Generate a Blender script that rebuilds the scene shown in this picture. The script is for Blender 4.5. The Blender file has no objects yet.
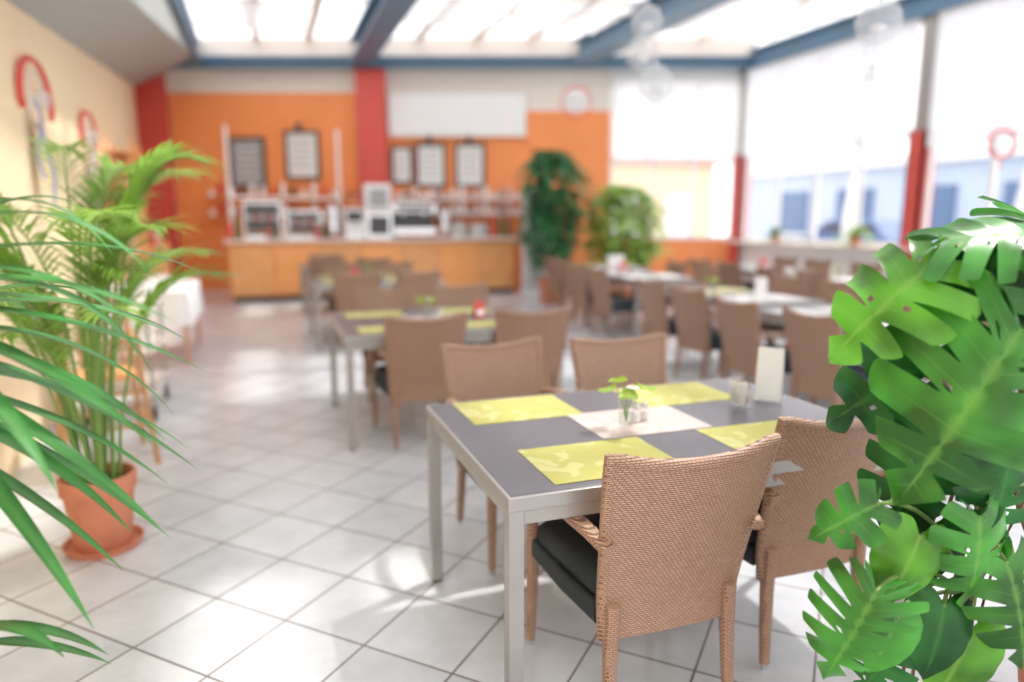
import bpy, math, random
from mathutils import Vector, Matrix
random.seed(7)
YAW=.3392; H=1.483
RW=Matrix.Rotation(-YAW,4,'Z')      # frame of the skewed back wall (s, D, z)
def W(s,D,z): return RW@Vector((s,D,z))
sc=bpy.context.scene
sc.view_settings.view_transform='Standard'
sc.view_settings.exposure=.27
sc.view_settings.gamma=1.10
# ---------------------------------------------------------------- materials
MATS={}
def nodes(name):
    m=bpy.data.materials.new(name);m.use_nodes=True;nt=m.node_tree
    return m,nt,nt.nodes['Principled BSDF']
def mat(name,col,rough=.5,metal=0,var=.06,scale=8,bump=0,trans=0,spec=None,emit=0):
    if name in MATS:return MATS[name]
    m,nt,b=nodes(name)
    b.inputs['Roughness'].default_value=rough;b.inputs['Metallic'].default_value=metal
    if spec is not None:b.inputs['Specular IOR Level'].default_value=spec
    tc=nt.nodes.new('ShaderNodeTexCoord');n=nt.nodes.new('ShaderNodeTexNoise')
    n.inputs['Scale'].default_value=scale;n.inputs['Detail'].default_value=3
    nt.links.new(tc.outputs['Object'],n.inputs['Vector'])
    mx=nt.nodes.new('ShaderNodeMix');mx.data_type='RGBA'
    c=Vector(col)
    mx.inputs[6].default_value=(*[max(0,x*(1-var*2)) for x in c],1)
    mx.inputs[7].default_value=(*[min(1,x*(1+var*2)) for x in c],1)
    nt.links.new(n.outputs['Fac'],mx.inputs[0]);nt.links.new(mx.outputs[2],b.inputs['Base Color'])
    if bump:
        bp=nt.nodes.new('ShaderNodeBump');bp.inputs['Strength'].default_value=bump;bp.inputs['Distance'].default_value=.01
        nt.links.new(n.outputs['Fac'],bp.inputs['Height']);nt.links.new(bp.outputs[0],b.inputs['Normal'])
    if trans:
        t=nt.nodes.new('ShaderNodeBsdfTranslucent');ms=nt.nodes.new('ShaderNodeMixShader');ms.inputs[0].default_value=trans
        nt.links.new(mx.outputs[2],t.inputs['Color']);out=nt.nodes['Material Output']
        nt.links.new(b.outputs[0],ms.inputs[1]);nt.links.new(t.outputs[0],ms.inputs[2]);nt.links.new(ms.outputs[0],out.inputs[0])
    MATS[name]=m;return m
def leafmat(name,col,vein,trans=.35,rough=.35,veinamt=1.,spread=(.6,1.35),spec=.35):
    m,nt,b=nodes(name);b.inputs['Roughness'].default_value=rough;b.inputs['Specular IOR Level'].default_value=spec
    at=nt.nodes.new('ShaderNodeAttribute');at.attribute_name='vn'
    tc=nt.nodes.new('ShaderNodeTexCoord');n=nt.nodes.new('ShaderNodeTexNoise');n.inputs['Scale'].default_value=5.5
    nt.links.new(tc.outputs['Object'],n.inputs['Vector'])
    m1=nt.nodes.new('ShaderNodeMix');m1.data_type='RGBA';m2=nt.nodes.new('ShaderNodeMix');m2.data_type='RGBA'
    mr=nt.nodes.new('ShaderNodeMapRange');mr.inputs[1].default_value=.38;mr.inputs[2].default_value=.62
    nt.links.new(n.outputs['Fac'],mr.inputs[0]);nt.links.new(mr.outputs[0],m1.inputs[0])
    m1.inputs[6].default_value=(*[x*spread[0] for x in col],1);m1.inputs[7].default_value=(*[min(1,x*spread[1]) for x in col],1)
    mv=nt.nodes.new('ShaderNodeMath');mv.operation='MULTIPLY';mv.inputs[1].default_value=veinamt
    nt.links.new(at.outputs['Fac'],mv.inputs[0]);nt.links.new(mv.outputs[0],m2.inputs[0])
    nt.links.new(m1.outputs[2],m2.inputs[6]);m2.inputs[7].default_value=(*vein,1)
    nt.links.new(m2.outputs[2],b.inputs['Base Color'])
    t=nt.nodes.new('ShaderNodeBsdfTranslucent');ms=nt.nodes.new('ShaderNodeMixShader');ms.inputs[0].default_value=trans
    nt.links.new(m2.outputs[2],t.inputs['Color']);out=nt.nodes['Material Output']
    nt.links.new(b.outputs[0],ms.inputs[1]);nt.links.new(t.outputs[0],ms.inputs[2]);nt.links.new(ms.outputs[0],out.inputs[0])
    MATS[name]=m;return m
def glassmat(name,col=(1,1,1),refl=.12,rough=.02,white=0):
    m,nt,b=nodes(name);nt.nodes.remove(b)
    g=nt.nodes.new('ShaderNodeBsdfGlossy');g.inputs['Roughness'].default_value=rough
    t=nt.nodes.new('ShaderNodeBsdfTransparent');t.inputs[0].default_value=(*col,1)
    lw=nt.nodes.new('ShaderNodeLayerWeight');lw.inputs[0].default_value=.35
    ma=nt.nodes.new('ShaderNodeMath');ma.operation='MULTIPLY_ADD';ma.inputs[1].default_value=.7;ma.inputs[2].default_value=refl*.3
    nt.links.new(lw.outputs['Facing'],ma.inputs[0])
    pw=nt.nodes.new('ShaderNodeMath');pw.operation='POWER';pw.inputs[1].default_value=2.2;nt.links.new(ma.outputs[0],pw.inputs[0])
    ms=nt.nodes.new('ShaderNodeMixShader');nt.links.new(pw.outputs[0],ms.inputs[0])
    nt.links.new(t.outputs[0],ms.inputs[1]);nt.links.new(g.outputs[0],ms.inputs[2])
    last=ms
    if white:
        d=nt.nodes.new('ShaderNodeBsdfDiffuse');d.inputs[0].default_value=(.95,.95,.97,1)
        m2=nt.nodes.new('ShaderNodeMixShader');m2.inputs[0].default_value=white
        nt.links.new(ms.outputs[0],m2.inputs[1]);nt.links.new(d.outputs[0],m2.inputs[2]);last=m2
    nt.links.new(last.outputs[0],nt.nodes['Material Output'].inputs[0])
    MATS[name]=m;return m
def brickmat(name,c1,c2,mortar,bw,rh,ms,rot=0,offset=0.,rough=.5,mode='xy',bump=.5,dist=.003,bias=0,noise=.0,shift=(0,0)):
    m,nt,b=nodes(name);b.inputs['Roughness'].default_value=rough
    tc=nt.nodes.new('ShaderNodeTexCoord');src=tc.outputs['Object']
    if mode=='weave':
        sp=nt.nodes.new('ShaderNodeSeparateXYZ');nt.links.new(src,sp.inputs[0])
        ad=nt.nodes.new('ShaderNodeMath');nt.links.new(sp.outputs[0],ad.inputs[0]);nt.links.new(sp.outputs[1],ad.inputs[1])
        cb=nt.nodes.new('ShaderNodeCombineXYZ');nt.links.new(ad.outputs[0],cb.inputs[0]);nt.links.new(sp.outputs[2],cb.inputs[1]);src=cb.outputs[0]
    mp=nt.nodes.new('ShaderNodeMapping');mp.inputs['Rotation'].default_value=(0,0,rot);mp.inputs['Location'].default_value=(shift[0],shift[1],0)
    nt.links.new(src,mp.inputs[0])
    br=nt.nodes.new('ShaderNodeTexBrick');br.offset=offset;br.squash=1
    for k,v in (('Color1',c1),('Color2',c2),('Mortar',mortar)):br.inputs[k].default_value=(*v,1)
    br.inputs['Scale'].default_value=1;br.inputs['Mortar Size'].default_value=ms;br.inputs['Mortar Smooth'].default_value=.3
    br.inputs['Brick Width'].default_value=bw;br.inputs['Row Height'].default_value=rh;br.inputs['Bias'].default_value=bias
    nt.links.new(mp.outputs[0],br.inputs['Vector'])
    col=br.outputs['Color']
    if noise:
        n=nt.nodes.new('ShaderNodeTexNoise');n.inputs['Scale'].default_value=5;n.inputs['Detail'].default_value=6;n.inputs['Roughness'].default_value=.65
        nt.links.new(tc.outputs['Object'],n.inputs['Vector'])
        mx=nt.nodes.new('ShaderNodeMix');mx.data_type='RGBA';mx.blend_type='MULTIPLY';mx.inputs[0].default_value=1
        mr=nt.nodes.new('ShaderNodeMapRange');mr.inputs[1].default_value=.3;mr.inputs[2].default_value=.7;mr.inputs[3].default_value=1-noise;mr.inputs[4].default_value=1
        nt.links.new(n.outputs['Fac'],mr.inputs[0]);nt.links.new(col,mx.inputs[6]);nt.links.new(mr.outputs[0],mx.inputs[7]);col=mx.outputs[2]
    nt.links.new(col,b.inputs['Base Color'])
    bp=nt.nodes.new('ShaderNodeBump');bp.invert=True;bp.inputs['Strength'].default_value=bump;bp.inputs['Distance'].default_value=dist
    nt.links.new(br.outputs['Fac'],bp.inputs['Height']);nt.links.new(bp.outputs[0],b.inputs['Normal'])
    MATS[name]=m;return m
TILE=brickmat('floor_tile',(.61,.63,.67),(.71,.72,.75),(.17,.13,.12),.36,.36,.0048,rot=math.pi/4,rough=.2,noise=.2,bump=.4)
WICK=brickmat('wicker',(.56,.33,.21),(.45,.255,.16),(.15,.075,.05),.013,.0065,.0012,offset=.5,rough=.5,mode='weave',bump=1,dist=.004)
PEACH=mat('peach_plaster',(.97,.74,.46),.8,var=.03)
ORANGE=mat('orange_paint',(.93,.28,.08),.6,var=.05,scale=1.5)
REDC=mat('red_paint',(.66,.075,.06),.5)
BEIGE=mat('beige_plaster',(.82,.75,.68),.8,var=.03)
WHITE=mat('white_paint',(.86,.86,.86),.5,var=.02)
CREAM=mat('cream_paint',(.78,.69,.62),.5)
BLUE=mat('blue_steel',(.09,.20,.32),.45,var=.05)
GREYC=mat('grey_green_ceiling',(.40,.42,.40),.7)
TOP=mat('table_laminate',(.095,.088,.105),.30,var=.05,scale=30)
ALU=mat('brushed_aluminium',(.37,.35,.33),.38,.7,var=.04)
ALU2=mat('grey_frame_metal',(.38,.36,.34),.4,.4)
BLACK=mat('black_cushion_fabric',(.012,.020,.028),.8,bump=.2,scale=60)
DARK=mat('dark_plastic',(.03,.03,.035),.35)
CHROME=mat('steel',(.7,.7,.72),.2,1,var=.02)
TERRA=mat('terracotta',(.60,.20,.105),.75,var=.14,scale=9,bump=.2)
SOIL=mat('soil',(.05,.03,.02),.95,bump=.8,scale=40)
WOOD=mat('light_wood',(.80,.36,.12),.45,var=.1,scale=5)
WOOD2=mat('counter_wood',(.93,.37,.11),.4,var=.07,scale=2)
BAMB=mat('bamboo_brown',(.52,.26,.11),.5,var=.12)
PAPER=mat('white_paper',(.85,.84,.82),.6,var=.02)
GREYP=mat('print_grey',(.35,.35,.37),.6)
CLOTH=mat('white_cloth',(.85,.84,.84),.8,var=.03)
BLIND=mat('blind_fabric',(.90,.90,.92),.8,var=.02,trans=.6)
STEM=mat('green_stem',(.15,.27,.05),.5)
BROWN=mat('brown_vine',(.17,.09,.045),.7,var=.15,scale=30)
REDP=mat('red_plastic',(.70,.05,.04),.3)
BLUEP=mat('blue_ribbon',(.05,.16,.55),.5)
YELP=mat('yellow_ribbon',(.85,.6,.1),.5)
MATW=mat('white_placemat',(.80,.76,.75),.6,var=.05,scale=20)
CERAM=mat('white_ceramic',(.85,.85,.83),.2,var=.02)
GLASS=glassmat('clear_glass',white=.04)
PANE=glassmat('window_glass',refl=.05)
BUBB=glassmat('bubble_glass',(.93,.95,.97),refl=.5,white=.2)
WATER=glassmat('water',(.85,.93,.88))
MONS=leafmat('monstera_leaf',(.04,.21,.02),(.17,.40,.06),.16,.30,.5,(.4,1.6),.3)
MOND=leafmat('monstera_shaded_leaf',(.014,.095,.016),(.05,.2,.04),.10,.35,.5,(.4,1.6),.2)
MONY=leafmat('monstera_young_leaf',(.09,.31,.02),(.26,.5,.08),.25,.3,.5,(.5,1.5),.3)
KENT=leafmat('kentia_leaf',(.25,.45,.06),(.4,.6,.15),.42)
DRAC=leafmat('strap_leaf',(.04,.22,.04),(.16,.40,.11),.22,.35,.8,(.5,1.5),.25)
BUSH=leafmat('ficus_leaf',(.05,.21,.09),(.1,.3,.1),.22,.5)
LIME=leafmat('lime_leaf',(.30,.52,.03),(.5,.65,.1),.4)
def matmat(name,c1,c2,rough=.6):
    m,nt,b=nodes(name);b.inputs['Roughness'].default_value=rough
    tc=nt.nodes.new('ShaderNodeTexCoord');v=nt.nodes.new('ShaderNodeTexVoronoi');v.inputs['Scale'].default_value=11
    n=nt.nodes.new('ShaderNodeTexNoise');n.inputs['Scale'].default_value=9
    nt.links.new(tc.outputs['Object'],n.inputs[0]);
    mxv=nt.nodes.new('ShaderNodeMix');mxv.data_type='RGBA';mxv.inputs[0].default_value=.25
    nt.links.new(tc.outputs['Object'],mxv.inputs[6]);nt.links.new(n.outputs['Color'],mxv.inputs[7]);nt.links.new(mxv.outputs[2],v.inputs['Vector'])
    r=nt.nodes.new('ShaderNodeValToRGB');r.color_ramp.elements[0].position=.35;r.color_ramp.elements[1].position=.42
    r.color_ramp.elements[0].color=(*c2,1);r.color_ramp.elements[1].color=(*c1,1)
    nt.links.new(v.outputs['Distance'],r.inputs[0]);nt.links.new(r.outputs[0],b.inputs['Base Color']);MATS[name]=m;return m
YEL=matmat('lime_placemat',(.45,.42,.09),(.56,.53,.19))
PINK=matmat('rose_placemat',(.56,.43,.40),(.66,.54,.50))
# ---------------------------------------------------------------- mesh builder
class MB:
    def __init__(s): s.v=[];s.f=[];s.m=[];s.mats=[];s.vn={};s.M=None
    def mi(s,mt):
        if mt not in s.mats:s.mats.append(mt)
        return s.mats.index(mt)
    def add(s,vs,fs,mt,vn=None):
        o=len(s.v)
        for i,p in enumerate(vs):
            p=Vector(p)
            if s.M:p=s.M@p
            s.v.append(p)
            if vn:s.vn[o+i]=vn[i]
        k=s.mi(mt)
        for f in fs:s.f.append([a+o for a in f]);s.m.append(k)
    def box(s,x0,x1,y0,y1,z0,z1,mt,taper=0):
        a=taper
        s.add([(x0+a,y0+a,z0),(x1-a,y0+a,z0),(x1-a,y1-a,z0),(x0+a,y1-a,z0),(x0,y0,z1),(x1,y0,z1),(x1,y1,z1),(x0,y1,z1)],
              [(3,2,1,0),(4,5,6,7),(0,1,5,4),(1,2,6,5),(2,3,7,6),(3,0,4,7)],mt)
    def lathe(s,c,prof,mt,n=20,cap=True):
        vs=[];fs=[]
        for r,z in prof:
            for i in range(n):
                a=2*math.pi*i/n;vs.append((c[0]+r*math.cos(a),c[1]+r*math.sin(a),c[2]+z))
        for j in range(len(prof)-1):
            for i in range(n):
                fs.append((j*n+i,j*n+(i+1)%n,(j+1)*n+(i+1)%n,(j+1)*n+i))
        if cap:
            fs.append(tuple(range(n-1,-1,-1)));fs.append(tuple((len(prof)-1)*n+i for i in range(n)))
        s.add(vs,fs,mt)
    def tube(s,path,wh,mt,n=8,up=(0,0,1),sq=0,cap=True):
        path=[Vector(p) for p in path];N=len(path)
        if not isinstance(wh,list):wh=[wh]*N
        wh=[(w,w) if not isinstance(w,tuple) else w for w in wh]
        vs=[];fs=[]
        for j,p in enumerate(path):
            t=(path[min(j+1,N-1)]-path[max(j-1,0)]).normalized()
            u=Vector(up)
            if abs(t.dot(u))>.95:u=Vector((0,1,0)) if abs(t.y)<.9 else Vector((1,0,0))
            sd=t.cross(u).normalized();uu=sd.cross(t).normalized()
            for i in range(n):
                a=2*math.pi*(i+.5)/n;ca,sa=math.cos(a),math.sin(a)
                if sq:
                    ca=math.copysign(abs(ca)**(1-sq),ca);sa=math.copysign(abs(sa)**(1-sq),sa)
                vs.append(p+sd*ca*wh[j][0]+uu*sa*wh[j][1])
        for j in range(N-1):
            for i in range(n):fs.append((j*n+i,j*n+(i+1)%n,(j+1)*n+(i+1)%n,(j+1)*n+i))
        if cap:fs.append(tuple(range(n-1,-1,-1)));fs.append(tuple((N-1)*n+i for i in range(n)))
        s.add(vs,fs,mt)
    def sphere(s,c,r,mt,n=16,m=10,sc=(1,1,1)):
        vs=[(c[0],c[1],c[2]-r*sc[2])];fs=[]
        for j in range(1,m):
            ph=-math.pi/2+math.pi*j/m
            for i in range(n):
                a=2*math.pi*i/n;vs.append((c[0]+r*sc[0]*math.cos(ph)*math.cos(a),c[1]+r*sc[1]*math.cos(ph)*math.sin(a),c[2]+r*sc[2]*math.sin(ph)))
        vs.append((c[0],c[1],c[2]+r*sc[2]));L=len(vs)-1
        for i in range(n):
            fs.append((0,1+(i+1)%n,1+i));fs.append((L,L-n+i,L-n+(i+1)%n))
        for j in range(m-2):
            for i in range(n):
                a=1+j*n;fs.append((a+i,a+(i+1)%n,a+n+(i+1)%n,a+n+i))
        s.add(vs,fs,mt)
    def sheet(s,fn,nu,nv,mt,th=0,thdir=(0,-1,0)):
        vs=[Vector(fn(i/nu,j/nv)) for j in range(nv+1) for i in range(nu+1)];n=len(vs);w=nu+1
        fs=[(j*w+i,j*w+i+1,(j+1)*w+i+1,(j+1)*w+i) for j in range(nv) for i in range(nu)]
        if th:
            d=Vector(thdir)*th;vs+= [v+d for v in vs]
            fs+=[tuple(reversed([a+n for a in f])) for f in fs[:]]
            for i in range(nu):
                fs.append((i,n+i,n+i+1,i+1));b=nv*w+i;fs.append((b,b+1,n+b+1,n+b))
            for j in range(nv):
                a=j*w;fs.append((a,a+w,n+a+w,n+a));b=a+nu;fs.append((b,n+b,n+b+w,b+w))
        s.add(vs,fs,mt)
    def strip(s,base,d,L,wd,droop,mt,nseg=7,side=None,fold=.25,curl=0):
        base=Vector(base);d=Vector(d).normalized()
        sd=Vector(side) if side else d.cross(Vector((0,0,1)))
        if sd.length<.05:sd=Vector((1,0,0))
        sd.normalize();vs=[];fs=[];vn=[]
        up=sd.cross(d).normalized()
        for j in range(nseg+1):
            t=j/nseg;p=base+d*L*t*(1-.18*droop*t*t)+Vector((0,0,-1))*droop*L*t*t*.6
            w=wd*.5*(min(1,.35+t*3.2))*max(0,(1-t**2.6))
            if j==nseg:w=.0006
            vs+= [p-sd*w+up*w*fold,p-up*0,p+sd*w+up*w*fold];vn+=[0,.6,0]
        for j in range(nseg):
            a=j*3;fs+=[(a,a+1,a+4,a+3),(a+1,a+2,a+5,a+4)]
        s.add(vs,fs,mt,vn)
    def build(s,name,smooth=True,bevel=0,loc=(0,0,0),rot=None,angle=40,recalc=True,scale=1):
        me=bpy.data.meshes.new(name);me.from_pydata([tuple(v) for v in s.v],[],s.f)
        for m in s.mats:me.materials.append(m)
        me.polygons.foreach_set('material_index',s.m)
        if s.vn:
            at=me.attributes.new('vn','FLOAT','POINT')
            at.data.foreach_set('value',[float(s.vn.get(i,0)) for i in range(len(s.v))])
        me.update()
        if recalc:
            import bmesh
            b=bmesh.new();b.from_mesh(me);bmesh.ops.recalc_face_normals(b,faces=b.faces);b.to_mesh(me);b.free()
        ob=bpy.data.objects.new(name,me);sc.collection.objects.link(ob)
        if smooth:
            me.polygons.foreach_set('use_smooth',[True]*len(me.polygons))
            try:me.set_sharp_from_angle(angle=math.radians(angle))
            except Exception:pass
        if bevel:
            md=ob.modifiers.new('bev','BEVEL');md.width=bevel;md.segments=2;md.limit_method='ANGLE';md.angle_limit=math.radians(50)
        ob.location=loc
        if rot is not None:ob.rotation_euler=(0,0,rot)
        ob.scale=(scale,)*3
        return ob
def inst(src,loc,rot=0,name=None):
    o=src.copy();o.name=name or src.name.split('.')[0];o.location=loc;o.rotation_euler=(0,0,rot);sc.collection.objects.link(o);return o
# ---------------------------------------------------------------- room shell
def wallx(y):return -1.3-.068*(y-2.5)
def wallz(y):return 2.55+.11*(y-2.5)
b=MB();b.add([(-3.2,-3,0),(9.6,-3,0),(9.6,12.4,0),(-3.2,16.95,0),(-3.2,-3,-.1),(9.6,-3,-.1),(9.6,12.4,-.1),(-3.2,16.95,-.1)],
 [(0,1,2,3),(7,6,5,4),(0,4,5,1),(1,5,6,2),(2,6,7,3),(3,7,4,0)],TILE);b.build('floor',smooth=False)
y0,y1=-2.9,16.5
b=MB();b.add([(wallx(y0),y0,0),(wallx(y1),y1,0),(wallx(y1),y1,wallz(y1)),(wallx(y0),y0,wallz(y0)),
 (wallx(y0)-.2,y0,0),(wallx(y1)-.2,y1,0),(wallx(y1)-.2,y1,wallz(y1)),(wallx(y0)-.2,y0,wallz(y0))],
 [(0,1,2,3),(7,6,5,4),(0,3,7,4),(1,5,6,2),(3,2,6,7),(0,4,5,1)],PEACH);b.build('wall_left',smooth=False)
b=MB();b.sheet(lambda u,v:((1-v)*wallx(y0+(y1-y0)*u)+v*-1.05,y0+(y1-y0)*u,(1-v)*(wallz(y0+(y1-y0)*u))+v*4.7),1,1,GREYC,th=.08,thdir=(0,0,1));b.build('ceiling',smooth=False)
b=MB()
b.box(-7.75,2.0,14.8,15.0,0,4.5,BEIGE)
b.box(-6.95,-3.1,14.77,14.8,0,3.98,ORANGE)
b.box(-2.55,2.0,14.77,14.8,0,3.2,ORANGE)
b.box(.3,2.0,14.76,14.8,2.9,3.62,ORANGE)
b.box(2.0,4.75,14.8,15.0,0,1.05,ORANGE)
b.box(2.0,4.75,14.8,15.0,4.15,4.5,WHITE)
o=b.build('wall_back',smooth=False);o.matrix_world=RW
b=MB();b.box(-7.75,-6.97,14.5,14.79,0,4.38,REDC);b.box(-7.78,-6.94,14.47,14.79,0,.12,REDC);o=b.build('column_red',smooth=False,bevel=.01);o.matrix_world=RW
b=MB();b.box(-3.1,-2.53,14.5,14.76,0,4.38,REDC);b.box(-3.13,-2.5,14.47,14.76,0,.12,REDC);o=b.build('column_red',smooth=False,bevel=.01);o.matrix_world=RW
def ibeam(b,x0,x1,y0,y1,z0,z1,axis,mt=BLUE):
    t=.035
    if axis=='y':
        c=(x0+x1)/2;b.box(x0,x1,y0,y1,z0,z0+t,mt);b.box(x0,x1,y0,y1,z1-t,z1,mt);b.box(c-.05,c+.05,y0,y1,z0+t,z1-t,mt)
    else:
        c=(y0+y1)/2;b.box(x0,x1,y0,y1,z0,z0+t,mt);b.box(x0,x1,y0,y1,z1-t,z1,mt);b.box(x0,x1,c-.05,c+.05,z0+t,z1-t,mt)
b=MB();ibeam(b,-7.7,4.8,14.4,14.78,4.42,4.60,'x');o=b.build('trim_roof_beam_back',smooth=False);o.matrix_world=RW
b=MB();b.box(-7.7,4.8,14.45,14.78,4.60,4.95,CREAM);o=b.build('trim_wall_plate_back',smooth=False);o.matrix_world=RW
def yend(x):return (14.4-.3327*x)/.943
for x,w in ((-1.05,.24),(2.0,.44),(6.07,.44)):
    b=MB();ibeam(b,x-w/2,x+w/2,-2.8,yend(x),4.44,4.86,'y');b.build('trim_roof_beam',smooth=False)
b=MB();ibeam(b,9.15,9.48,-2.8,12.3,4.36,4.72,'y');b.build('trim_roof_beam',smooth=False)
b=MB()
for x in (.1,1.05,3.05,4.1,5.1,7.1,8.2):
    b.box(x-.06,x+.06,-2.8,yend(x)-.02,4.84,4.99,CREAM)
yy=-2.4
while yy<13.0:
    b.box(-1.0,9.4,yy-.06,yy+.06,4.99,5.05,CREAM) if yy<11.6 else b.box(-1.0,5,yy-.06,yy+.06,4.99,5.05,CREAM)
    yy+=1.35
b.build('trim_roof_rafters',smooth=False)
b=MB();b.sheet(lambda u,v:(-1.05+u*10.5,-2.8+v*((14.7-.3327*(-1.05+u*10.5))/.943+2.8),5.06),4,4,PANE);b.build('window_roof',smooth=False)
SHADE=mat('sun_shade_fabric',(.84,.83,.84),.8,var=.02,trans=.5)
for (x0,x1,ya,yb) in ((2.3,4.0,9.6,12.6),(4.2,5.8,10.6,12.2),(6.4,9.1,9.4,11.6),(6.4,9.1,2.5,6.4),(2.3,5.9,4.2,7.2),(-.8,.9,12.2,14.0),(4.0,5.9,.2,3.0)):
    b=MB();b.sheet(lambda u,v:(x0+(x1-x0)*u,ya+(yb-ya)*v,4.78-.05*math.sin(math.pi*((v*4)%1))),2,32,SHADE)
    for yy in (ya,yb):b.tube([(x0-.1,yy,4.8),(x1+.1,yy,4.8)],.015,ALU2)
    b.build('roof_sun_shade')
XR=9.33
b=MB();b.box(XR,XR+.2,-2.9,12.4,0,1.0,WHITE);b.box(XR-.36,XR+.2,-2.9,12.3,1.0,1.04,CREAM);b.build('wall_right',smooth=False)
ps=[12.3,8.1,3.9,-.3]
for y in ps:
    b=MB();b.box(XR-.08,XR+.12,y-.1,y+.1,1.0,4.4,ALU2);b.box(XR-.14,XR-.08,y-.13,y+.13,0,2.75,REDC);b.box(XR-.14,XR+.14,y-.13,y-.1,1.04,2.75,REDC);b.box(XR-.14,XR+.14,y+.1,y+.13,1.04,2.75,REDC);b.build('column_window',smooth=False)
for i,(ya,yb,zb) in enumerate(((8.25,12.15,2.66),(4.05,7.95,2.5),(-.15,3.75,2.45))):
    b=MB()
    n=4
    for j in range(n+1):
        y=ya+(yb-ya)*j/n;b.box(XR-.02,XR+.05,y-.03,y+.03,1.04,4.36,WHITE)
    b.box(XR-.02,XR+.05,ya,yb,1.04,1.1,WHITE);b.box(XR-.02,XR+.05,ya,yb,2.75,2.81,WHITE);b.box(XR-.02,XR+.05,ya,yb,4.3,4.36,WHITE)
    b.sheet(lambda u,v:(XR+.02,ya+(yb-ya)*u,1.1+3.2*v),1,1,PANE)
    b.build('window_%d'%(i+1),smooth=False)
    b=MB()
    b.sheet(lambda u,v:(XR-.1+.02*math.sin(u*math.pi*2*26)*(.7+.3*math.sin(u*31)),ya+(yb-ya)*u,zb+(4.34-zb)*v),208,1,BLIND)
    b.box(XR-.12,XR-.05,ya,yb,4.3,4.36,WHITE);b.build('window_blind')
b=MB()
for j in range(4):
    s=2.05+(4.6-2.05)*j/3;b.box(s-.03,s+.03,14.8,14.88,1.05,4.15,WHITE)
b.box(2.0,4.7,14.8,14.88,1.05,1.11,WHITE);b.box(2.0,4.7,14.8,14.88,2.6,2.66,WHITE)
b.sheet(lambda u,v:(2.05+2.55*u,14.84,1.1+3.05*v),1,1,PANE)
o=b.build('window_4',smooth=False);o.matrix_world=RW
b=MB();b.sheet(lambda u,v:(2.03+2.5*u,14.72+.02*math.sin(u*math.pi*2*16),2.68+1.5*v),130,1,BLIND);b.box(2.0,4.55,14.69,14.76,4.16,4.22,WHITE);o=b.build('window_blind');o.matrix_world=RW
# ---------------------------------------------------------------- outdoors
PAVE=mat('paving',(.50,.50,.52),.9,scale=3);FAC=mat('facade_blue_grey',(.52,.62,.78),.8,scale=1);FAC2=mat('facade_yellow',(.88,.70,.48),.8);ROOFD=mat('facade_dark',(.10,.18,.34),.4)
b=MB();b.box(9.7,40,-20,40,-.2,-.1,PAVE);b.box(-20,9.7,17.5,40,-.2,-.1,PAVE);b.build('ground_outside',smooth=False)
b=MB();b.box(20,24,-4,26,-.1,3.2,FAC)
for i in range(9):
    y=-2.6+i*3.1;b.box(19.9,20,y,y+1.6,.9,2.5,ROOFD);b.box(19.85,19.95,y-.08,y+1.68,.8,.9,WHITE)
b.box(19.6,24.2,-4.2,26.2,3.2,3.5,WHITE);b.build('building_outside',smooth=False)
b=MB();b.box(6.5,15.5,22,24,-.1,3.4,FAC2)
for i in range(4):b.box(7.2+i*2.1,8.2+i*2.1,21.9,22,.8,2.3,WHITE)
b.box(6.3,15.7,21.7,24.2,3.4,3.7,REDC);b.build('building_outside',smooth=False)
def car(loc,col,rot):
    b=MB()
    pr=[(-2.1,.35),(-2.15,.75),(-1.9,.9),(-1.2,.95),(-.6,1.42),(.9,1.45),(1.6,.98),(2.05,.9),(2.1,.4)]
    vs=[(x,y*(.82 if z>1 else 1),z) for y in (-.85,.85) for x,z in pr];n=len(pr)
    b.add(vs,[tuple(range(n)),tuple(range(2*n-1,n-1,-1))]+[(i,n+i,n+(i+1)%n,(i+1)%n) for i in range(n)],col)
    for x in (-1.35,1.35):
        for y in (-.85,.85):b.tube([(x,y-.1,.2),(x,y+.1,.2)],.32,DARK,n=16)
    b.box(-.75,1.1,-.80,.80,1.0,1.3,DARK)
    b.build('car',bevel=.03,loc=loc,rot=rot)
car((14.5,8.5,0),mat('car_blue',(.10,.25,.55),.25),math.pi/2);car((15.6,14.8,0),mat('car_dark_blue',(.07,.14,.30),.25),math.pi/2);car((15,3,0),mat('car_silver',(.55,.62,.7),.25),math.pi/2)
for (x,y) in ((12.6,12.6),(12.4,8.6)):
    b=MB();b.tube([(0,0,-.1),(0,0,2.6)],.03,ALU2);b.lathe((0,0,0),[(.25,-.1),(.25,-.02),(.05,.0)],GREYP,n=16)
    b.lathe((0,0,0),[(.10,.9),(.20,1.1),(.17,1.7),(.07,2.4),(.02,2.6)],CLOTH,n=16);b.build('closed_parasol',loc=(x,y,0))
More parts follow.
